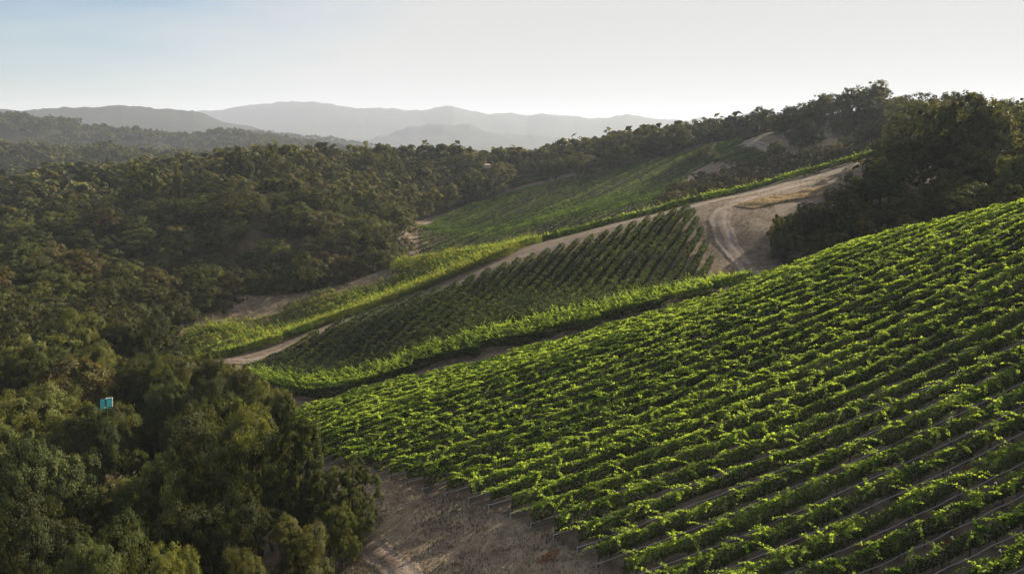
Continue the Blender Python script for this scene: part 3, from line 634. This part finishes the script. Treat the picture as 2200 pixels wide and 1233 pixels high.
HAND = [ # skyline and knoll trees, from mid-size meshes
 (380, 335, 290, 8, .38, 4, 'lone lollipop-shaped oak on the left skyline', 0),
 (510, 320, 318, 13, .9, 0, 'tall dark oak at the left end of the highest skyline clump', 0),
 (590, 316, 320, 13, 1.0, 2, 'broad dark oak crowning the middle of the left skyline', 0),
 (300, 348, 286, 11, 1.2, 1, 'wide olive oak breaking the skyline left of the lone lollipop oak', 0),
 (780, 320, 395, 11, 1.1, 4, 'dark flat-topped oak on the skyline in front of the hazy mountains', 0),
 (1632, 232, 420, 16, 1.1, 0, 'dark oak left of the round wooded knoll on the skyline', 0),
 (1562, 266, 430, 9, 1.2, 2, 'spreading low oak on the skyline above the far vineyard crest', 0),
 (1690, 238, 400, 17, .8, 4, 'dark oak between the skyline oak and the round wooded knoll', 0),
 (1450, 276, 420, 20, 1.0, 0, 'dark oak standing at the crest of the far vineyard hill', 0),
 (1405, 286, 412, 19, 1.0, 2, 'dark oak left of the crest oak, above the far vineyard', 0),
 (1195, 340, 396, 14, 1.0, 4, 'dark oak standing at the left corner of the far vineyard crest', 0),
 (1250, 330, 402, 17, 1.0, 0, 'dark oak second from the left on the far vineyard crest', 0),
 (1300, 330, 404, 13, 1.0, 2, 'dark oak third from the left on the far vineyard crest', 0),
 (1345, 312, 408, 18, 1.0, 4, 'dark oak midway along the far vineyard crest', 0),
 (1515, 312, 372, 15, .95, 4, 'rounded dark oak standing in the far vineyard', 0),
 (1672, 302, 330, 7, 1.0, 0, 'small round oak beside the bend of the pale road below the knoll', 0),
 (1728, 262, 350, 16, 1.0, 2, 'dark oak at the left foot of the round wooded knoll', 0),
 (1820, 295, 318, 9, .8, 6, 'upright oak standing on the dry grass below the wooded knoll', 0),
 (2080, 208, 172, 17, 1.0, 0, 'largest dark oak on the right skyline', 0),
 (2140, 215, 165, 16, .8, 4, 'dark oak at the right end of the skyline clump', 0),
 (2040, 250, 178, 13, .8, 2, 'dark oak on the left shoulder of the largest skyline oak', 0),
 (1975, 240, 192, 14, .75, 4, 'tall dark oak left of the largest skyline oak', 0),
 (1940, 300, 178, 12, .9, 6, 'dark oak below the tall one, above the end of the lit vine strip', 0),
 (2060, 330, 155, 11, 1.0, 0, 'broad dark oak in front of the largest skyline oak', 0),
 (2150, 330, 150, 10, .9, 2, 'dark oak in front of the right-end skyline oak', 0),
 (2195, 330, 138, 9, .8, 1, 'olive tree at the right edge above the near vineyard', 0),
 (2020, 370, 146, 9.5, .95, 3, 'rounded bronze oak on the brushy slope behind the near vineyard', 0),
 (1880, 340, 170, 10, .95, 6, 'dark oak at the right end of the pale dirt road', 0),
 (2100, 395, 132, 6.5, 1.3, 1, 'low olive thicket tree just over the near vineyard crest on the right', 0),
 (1960, 420, 134, 7, 1.1, 3, 'bronze thicket tree over the near crest', 0),
 (1830, 400, 158, 8, 1.1, 3, 'bronze oak beside the golden grass bank', 0),
 (1750, 440, 152, 7, 1.1, 6, 'dark bushy oak at the lower edge of the bare slope', 0),
 (1690, 470, 148, 6, 1.1, 4, 'dark round oak nearest the curving track', 0),
 (1880, 455, 138, 6.5, 1.2, 0, 'dark thicket oak between the bronze one and the near crest', 0),
 (1790, 500, 134, 5.5, 1.2, 6, 'dark low oak just behind the near vineyard crest', 0),
 (820, 492, 236, 9, 1.1, 4, 'dark oak at the tip of the left woods beside the bending track', 0),
 (800, 535, 214, 10, 1.1, 0, 'large dark oak at the edge of the left woods above the spur', 0),
 (640, 545, 200, 11, 1.0, 2, 'large dark oak overlooking the fenced bare patch', 0),
 (740, 560, 208, 9.5, 1.0, 3, 'bronze oak between two large dark ones at the woods edge', 0),
 (480, 590, 190, 11, .9, 3, 'bronze flanked oak at the woods edge left of the fenced patch', 0),
 (380, 640, 172, 10, 1.0, 4, 'dark oak at the woods edge above the foot of the spur', 0),
 (565, 583, 198, 11, 1.0, 0, 'dark oak right behind the fenced bare patch'),
 (435, 618, 184, 11, 1.0, 2, 'dark oak at the woods edge above the middle of the spur'),
 (325, 655, 166, 10, 1.0, 5, 'olive oak at the woods edge by the spur tip'),
 (695, 580, 206, 9, 1.0, 0, 'dark oak right of the fenced bare patch'),
 (1060, 365, 400, 10, 1.1, 4, 'dark oak at the right tip of the left woods by the bright patch'),
]
for (px, py, Y, Ht, wf, mi, lb) in [h_[:7] for h_ in HAND]:
    x, y, zt = at(px, py, Y); g = hz(x, y); h = min(max(zt - g + .3, Ht * .8), 24)
    s = h / 9.2; tree(MIDT[mi], (x, y, zt - h * .98), s, random.uniform(0, 6.28), label=lb, group=None, sx=min(1.5, Ht * wf / h)); placed.append((x, y, Ht * wf * .8))

# woods: seeded scatter kept off the vineyards and tracks
allpoly = [POLY_FG, POLY_STRIP, POLY_MID, POLY_B3, POLY_R2, POLY_FAR, POLY_FARTOP, POLY_FARKNOLL, POLY_PATCH, GOLD3]
def blocked(x, y, m=3.0):
    X_ = np.array([x]); Y_ = np.array([y])
    if any(inside(p_, X_, Y_)[0] for p_ in allpoly): return True
    return any(dist_line(c, X_, Y_)[0] < hw + m for c, hw in ROADS.values())
def scatter(poly, spacing, tries, dmin=0, m=3.0):
    P = np.array(poly); out = []
    lo, hi = P.min(0), P.max(0)
    cand = rng.uniform(lo, hi, (tries, 2)); ok = inside(poly, cand[:, 0], cand[:, 1]); cand = cand[ok]
    for x, y in cand:
        s = spacing * random.uniform(.8, 1.2)
        if math.hypot(x, y) < dmin: continue
        if free(x, y, s) and not blocked(x, y, m): placed.append((x, y, s)); out.append((x, y, s))
    return out
woods = scatter(POLY_FOREST, 8.3, 30000)
# keep only what the camera could plausibly see
woods = [w_ for w_ in woods if abs(w_[0]) < w_[1] * .72 + 14]
woods.sort(key=lambda w_: math.hypot(w_[0], w_[1]))
CLEAR = at(228, 870, 97)
woods = [w_ for w_ in woods if math.hypot(w_[0] - CLEAR[0], w_[1] - CLEAR[1]) > 6.5]
TONE = ['dark', 'olive', 'dark', 'bronze', 'dark', 'olive', 'dark', 'dark']
SIZE = lambda h: 'tall' if h > 10.4 else ('small' if h < 8.4 else 'medium-sized')
def woods_label(x, y, mi, h):
    d = math.hypot(x, y)
    band = 'in the lower woods' if d < 110 else 'in the middle of the left woods' if d < 190 else 'on the upper slope of the left woods' if d < 270 else 'along the top of the left woods'
    return '%s %s-leaved oak %s' % (SIZE(h), TONE[mi], band)
hills_poly = P3([(1095, 330, 440), (1180, 340, 425), (1400, 320, 425), (1600, 285, 440), (1750, 262, 440), (1990, 240, 400), (2000, 230, 560), (1500, 270, 600), (1000, 320, 560), (1000, 330, 420)])
knoll = P3([(1700, 262, 380), (1760, 262, 372), (1850, 270, 350), (1930, 300, 320), (1990, 320, 260), (2100, 320, 280), (2100, 280, 400), (1900, 240, 450), (1720, 250, 430)])
rk = P3([(1900, 330, 215), (1860, 400, 172), (1900, 440, 150), (2060, 420, 136), (2260, 400, 130), (2300, 330, 250), (2050, 300, 260)])
hill_t = scatter(hills_poly, 8.0, 4000)
def put(lst, meshes, lab, grp, hfac=1.0, wide=1.0, base=8.5, name='oak_tree', cat='tree'):
    for x, y, s in lst:
        mi = random.randrange(len(meshes)); h = hfac * base * random.choice([.75, .9, 1.0, 1.1, 1.2, 1.35]) * random.uniform(.94, 1.06) * (s / 8.4) ** .7
        tree(meshes[mi], (x, y, hz(x, y)), h / 9.2, random.uniform(0, 6.28), name=name, label=lab if isinstance(lab, str) else lab(x, y, mi, h), cat=cat, group=grp, sx=random.uniform(.88, 1.2) * wide)
near_w = [w_ for w_ in woods if math.hypot(w_[0], w_[1]) < 105]; mid_w = [w_ for w_ in woods if w_ not in near_w]
for x, y, s in near_w:
    mi = random.choice([0, 1, 0, 1, 2, 4]); h = 8.4 * random.uniform(.85, 1.15)
    tree(NEART[mi], (x, y, hz(x, y)), h / 10, random.uniform(0, 6.28), label=woods_label(x, y, [0, 1, 1, 1, 0][mi], h), group='oaks of the left woods', sx=random.uniform(.9, 1.15))
NIND = 170
put(mid_w[:NIND], MIDT, woods_label, 'oaks of the left woods', .98, 1.22)
rest = mid_w[NIND:]
kn_t = scatter(knoll, 8.0, 1500); rk_t = scatter(rk, 11.5, 900)
put(kn_t, MIDT, 'dark oak growing on the round wooded knoll', 'oaks of the round wooded knoll', 1.3)
put(rk_t, MIDT, 'dark oak growing on the wooded slope behind the near vineyard crest on the right', 'oaks of the right slope', 1.0)
# the rest of the woods reads as one mass
def mass(name, lst, label, meshes, hb=8.5, lsc=1.0, cat='woods'):
    parts = []; tints = []
    src = []
    for mm in meshes:
        me = mm[0]; v = np.empty(len(me.vertices) * 3, np.float32); me.vertices.foreach_get('co', v); f = np.empty(len(me.polygons) * 4, np.int32); me.loops.foreach_get('vertex_index', f)
        t = np.empty(len(me.polygons), np.float32); me.attributes['tint'].data.foreach_get('value', t); src.append((v.reshape(-1, 3), f.reshape(-1, 4), t))
    H_ = height(np.array([l[0] for l in lst]), np.array([l[1] for l in lst]))
    for (x, y, s), g in zip(lst, H_):
        v, f, t = src[random.randrange(len(src))]; a = random.uniform(0, 6.28); k = hb / 9.2 * random.uniform(.7, 1.35); c, s_ = math.cos(a) * k, math.sin(a) * k
        wd_ = 1.25
        parts.append((np.stack([(v[:, 0] * c - v[:, 1] * s_) * wd_ + x, (v[:, 0] * s_ + v[:, 1] * c) * wd_ + y, v[:, 2] * k + g], 1), f)); tints.append(t + random.uniform(-.1, .25))
    V, Fc = join(parts); o = link(name, mesh_np(name, V, Fc, M['oak'], tint=np.concatenate(tints)))
    return tag(o, label, cat, kind='stuff')
mass('woods', rest + hill_t, 'dark mass of oak crowns over the back of the left woods and the ridge behind the far vineyard', FART, hb=10.5)
TINYT = [tree_meshes(500 + k, H=9.2, W=4.9, lobes=9, nleaf=170, lsize=2.0, mat='oak') for k in range(4)]
fw = []
cand = rng.uniform([-720, 290], [420, 1250], (9800, 2))
for x, y in cand:
    if abs(x) < y * .70 and (math.hypot(x, y - 60) > 400 or (x < -60 and y > 290 and not inside(POLY_FOREST, np.array([x]), np.array([y]))[0] and free(x, y, 6))) and noise2(x, y, 90, 81) > -.75: fw.append((x, y, 9))
cand = rng.uniform([-1600, 1250], [300, 2600], (9000, 2))
for x, y in cand:
    if abs(x) < y * .70 and noise2(x, y, 160, 82) > -.45: fw.append((x, y, 9))
mass('far_woods', fw, 'hazy grey wooded flats and low hills beyond the left woods', TINYT, hb=11)

# brush on the slopes
def bushes(poly, sp, tries, label, grp, hmin=.8, hmax=1.5, m=1.0):
    for x, y, s in scatter(poly, sp, tries, m=m):
        k = random.randrange(4); f = random.uniform(hmin, hmax)
        tree(BUSH[k], (x, y, hz(x, y) - .1), f, random.uniform(0, 6.28), name='shrub', label=label, cat='shrub', group=grp, sx=random.uniform(.9, 1.3))
bushes(P3([(1690, 500, 160), (1660, 540, 150), (1680, 590, 138), (1850, 520, 124), (2050, 455, 124), (2200, 430, 122), (2200, 380, 150), (1900, 400, 172), (1780, 420, 176)]), 3.6, 900, 'dry brown and olive shrub on the slope behind the near crest, below the oaks', 'shrubs on the slope behind the near crest', .9, 1.7)
bushes(P3([(1420, 450, 262), (1500, 420, 268), (1700, 375, 285), (1880, 335, 290), (1850, 345, 320), (1680, 352, 330), (1560, 375, 330), (1460, 400, 320)]), 5.0, 700, 'brown shrub in the brushy hollow between the far vineyard and the lit strip', 'shrubs in the brushy hollow', 1.1, 1.9)
bushes(P3([(520, 700, 186), (620, 660, 204), (860, 590, 232), (880, 600, 215), (840, 625, 203), (640, 664, 195)]), 5.0, 200, 'low olive shrub on the bare patch at the edge of the left woods', 'shrubs at the woods edge', .5, .9)

# dry grass tufts: one mass, could not be counted
def grass_patch(name, polys, n, label, hgt=.35, mat=None):
    P = []
    for pg, cnt in polys:
        a = np.array(pg); c = rng.uniform(a.min(0), a.max(0), (cnt * 3, 2)); c = c[inside(pg, c[:, 0], c[:, 1])][:cnt]; P.append(c)
    P = np.concatenate(P); z = height(P[:, 0], P[:, 1]); n = len(P); a = rng.uniform(0, PI, n); h = hgt * rng.uniform(.4, 1.4, n) * (1 + .6 * noise2(P[:, 0], P[:, 1], 3, 91)); w_ = h * .28
    B = np.stack([P[:, 0], P[:, 1], z - .03], 1); dx_ = np.stack([np.cos(a) * w_, np.sin(a) * w_, a * 0], 1); ln = rng.normal(0, .35, (n, 2)) * h[:, None]
    T = B + np.stack([ln[:, 0], ln[:, 1], h], 1)
    V = np.stack([B - dx_, B + dx_, T + dx_ * .5, T - dx_ * .5], 1).reshape(-1, 3)
    o = link(name, mesh_np(name, V, np.arange(4 * n).reshape(n, 4), mat, tint=rng.uniform(0, .5, n)))
    return tag(o, label, 'grass', kind='stuff')
M['straw'] = leaf_mat('dry_grass', (.27, .22, .155), (.39, .32, .23), (.50, .43, .32), (1.1, 1.0, .8), tmix=.35, scale=.4)
M['weed'] = leaf_mat('weedy_grass', (.11, .095, .075), (.17, .145, .11), (.25, .21, .15), (1.1, 1.0, .8), tmix=.3, scale=.5)
grass_patch('dry_grass', [(GOLD, 26000), (GOLD2, 9000)], 0, 'golden dry grass on the bank beside the curving track and below the knoll', .3, M['straw'])
yard = STARTS + [(STARTS[-1][0] + dx * 1.6, STARTS[-1][1] + dy * 1.6), (8, 18), (-18, 28), (-20, 46), (-15, 60), (-18, 78)]
grass_patch('weeds', [(yard, 34000), (DIRT, 14000), (GOLD3, 9000)], 0, 'short dry weeds on the bare ground below the near vineyard and round the curving track', .14, M['weed'])

M['rust'] = leaf_mat('rust_weed', (.16, .05, .02), (.28, .085, .035), (.40, .14, .06), (1.3, 1.0, .8), tmix=.3, scale=1.0)
for (px, py, rx, ry, lb) in ((1180, 1196, .95, .5, 'rusty red weed patch on the bare ground below the row ends'), (2030, 1168, .55, .3, 'rusty red weed patch between the vine rows at the lower right'), (2078, 1012, .5, .3, 'small rusty weed patch between vine rows at the right'), (1910, 1150, .3, .25, 'tiny rusty weed patch between the lowest vine rows')):
    cx, cy, cz = fg(px, py); n = int(500 * rx); a = rng.uniform(0, 2 * PI, n); r_ = rng.uniform(0, 1, n) ** .6; u = r_ * np.cos(a) * rx; v = r_ * np.sin(a) * ry
    ax = math.radians(40); X_ = u * math.cos(ax) - v * math.sin(ax); Y_ = u * math.sin(ax) + v * math.cos(ax); g = height(X_ + cx, Y_ + cy); g0 = hz(cx, cy)
    V, Fc, tn = leaves(np.stack([X_, Y_, g - g0 + rng.uniform(.02, .16, n)], 1), np.tile([0, 0, 1.], (n, 1)), .07, jit=.8)
    tag(link('weed_patch', mesh_np('weed_patch', V, Fc, M['rust'], tint=tn), None, (cx, cy, g0)), lb, 'weeds', kind='stuff')
# clods and stones on the bare ground
def stones(name, poly, n, smin, smax, label):
    a = np.array(poly); c = rng.uniform(a.min(0), a.max(0), (n * 3, 2)); c = c[inside(poly, c[:, 0], c[:, 1])][:n]; z = height(c[:, 0], c[:, 1])
    V0, F0 = box((0, 0, 0), (1, 1, 1)); V0 = V0 / np.linalg.norm(V0, axis=1, keepdims=True) * .6
    k = len(c); sz = rng.uniform(smin, smax, k) * rng.uniform(.4, 1, k); th_ = rng.uniform(0, 6.28, k); Vj = V0[None] * rng.uniform(.6, 1.3, (k, 8, 3)) * sz[:, None, None]
    X_ = Vj[..., 0] * np.cos(th_)[:, None] - Vj[..., 1] * np.sin(th_)[:, None]; Y_ = Vj[..., 0] * np.sin(th_)[:, None] + Vj[..., 1] * np.cos(th_)[:, None]
    V = np.stack([X_ + c[:, 0, None], Y_ + c[:, 1, None], Vj[..., 2] * .7 + z[:, None] + sz[:, None] * .12], -1).reshape(-1, 3)
    Fc = (F0[None] + 8 * np.arange(k)[:, None, None]).reshape(-1, 4)
    tag(link(name, mesh_np(name, V, Fc, M['clod'])), label, 'stones', kind='stuff')
M['clod'] = plain_mat('clod', (.13, .105, .09), (.24, .20, .17), 1.5)
stones('clods', yard, 6000, .05, .16, 'small clods and stones strewn over the bare ground below the near vineyard')

# ------------------------------------------------------------------ small things
# teal shelter in the clearing of the left woods
M['teal'] = plain_mat('teal_tarp', (.035, .33, .34), (.06, .45, .44), 1.5, rough=.45); M['teal_dark'] = plain_mat('teal_dark', (.01, .07, .08), (.02, .10, .11), 2)
M['white'] = plain_mat('white_paint', (.7, .7, .7), (.8, .8, .8), 2); M['grey'] = plain_mat('grey_sheet', (.35, .34, .32), (.48, .46, .44), 2)
x, y, zt = at(228, 862, 92); g = hz(x, y)
zb = zt - 1.0
root = tag(empty('tarp_shelter', (x, y, zb), .35, (.8, .8, .8)), 'small teal tarpaulin shelter with a white disc, in a clearing of the left woods', 'shelter')
def panel(x0, x1, y0, y1, z0, z1, th_=.04):
    V = np.array([(x0, y0, z0), (x1, y0, z0), (x1, y1, z1), (x0, y1, z1)], float); V2 = V + np.array([0, 0, th_])
    return np.concatenate([V, V2]), np.array([(3, 2, 1, 0), (4, 5, 6, 7), (0, 1, 5, 4), (1, 2, 6, 5), (2, 3, 7, 6), (3, 0, 4, 7)])
for (a, b, ty) in ((-.80, -.20, 0), (.06, .80, .06)):
    V, Fc = join([panel(a, b, -.6, .25, .15 + ty, 1.55 + ty), panel(a, b, .25, .9, 1.55 + ty, .9 + ty)]); link('tarp_panel', mesh_np('tarp_panel', V, Fc, M['teal']), root)
V, Fc = join([panel(-.21, .07, -.56, .24, .16, 1.50), box((-.07, .3, .6), (1.5, .06, 1.2))]); link('dark_gap_sheet', mesh_np('dark_gap_sheet', V, Fc, M['teal_dark']), root)  # dark sheet filling the gap between the two tarp panels
V, Fc = tube([(-.14, -.48, .45), (-.14, -.62, .45)], .16, 12); link('white_disc', mesh_np('white_disc', V, Fc, M['white']), root)
for sx_ in (-.75, .75):
    for sy_ in (-.5, .85):
        V, Fc = tube([(sx_, sy_, -2.0), (sx_, sy_, .2 if sy_ < 0 else .92)], .03, 6); link('leg', mesh_np('leg', V, Fc, M['grey']), root)
V, Fc = join([box((0, 1.2, .7), (.9, .7, 1.5), .2), box((0, 1.2, 1.48), (1.0, .8, .06), .2), box((0, 1.2, -.6), (.8, .5, 1.1), .2)])
o = link('pump_box', mesh_np('pump_box', V * .75, Fc, M['grey']), None, (x - .1, y, zb - .05)); tag(o, 'pale grey box standing right behind the teal shelter', 'box')
# fence posts on the bare patch by the woods
for k, px in enumerate((548, 560, 572, 584)):
    x, y, z = at(px, 680 - k * 3, 192); g = hz(x, y)
    V, Fc = join([tube([(0, 0, -.3), (0, 0, 1.3)], .07, 6), box((0, 0, 1.3), (.16, .16, .05))])
    o = link('fence_post', mesh_np('fence_post', V, Fc, M['post']), None, (x, y, g)); tag(o, '%s wooden fence post from the left on the bare patch by the woods' % ORD[k], 'fence post', 'fence posts on the bare patch')
# house half hidden in the ridge woods
x, y, z = at(1046, 352, 372); g = hz(x, y)
M['roof'] = plain_mat('roof_tan', (.38, .30, .22), (.48, .38, .28), 1.0); M['wall'] = plain_mat('wall_cream', (.26, .23, .19), (.32, .28, .23), 1.0)
root = tag(empty('house', (x, y, z - 1.9), .3, (.34, .4, .30)), 'small tan-roofed house half hidden in the woods at the right tip of the left ridge', 'house')
V, Fc = box((0, 0, 2), (9, 6, 5.0)); link('wall', mesh_np('wall', V, Fc, M['wall']), root)
rv = np.array([(-5, -3.6, 4.4), (5, -3.6, 4.4), (5, 3.6, 4.4), (-5, 3.6, 4.4), (-3, 0, 6.2), (3, 0, 6.2)], float)
link('roof', mesh_np('roof', np.concatenate([rv, rv[:4] - np.array([0, 0, .12])]), np.array([(0, 1, 5, 4), (2, 3, 4, 5), (1, 2, 5, 5), (3, 0, 4, 4), (6, 9, 8, 7)])[[0, 1, 4]], M['roof']), root)

# ------------------------------------------------------------------ haze: one closed box of even, pale air round the whole place
HAZE = 1.12e-4
hm, t = new_mat('haze'); o = N(t, 'ShaderNodeOutputMaterial'); pv = N(t, 'ShaderNodeVolumePrincipled')
pv.inputs['Color'].default_value = (.70, .79, 1.0, 1); pv.inputs['Density'].default_value = HAZE; pv.inputs['Anisotropy'].default_value = .1
t.links.new(pv.outputs[0], o.inputs['Volume'])
V, Fc = box((0, 0, 0), (32000, 32000, 600)); V = V + np.array([0, 0, 120.0]); V[:, 2] = np.where(V[:, 2] < 0, -250, 420)
hb = link('haze', mesh_np('haze', V, Fc, hm)); tag(hb, 'pale blue haze filling the air over the whole landscape', 'haze', kind='stuff')
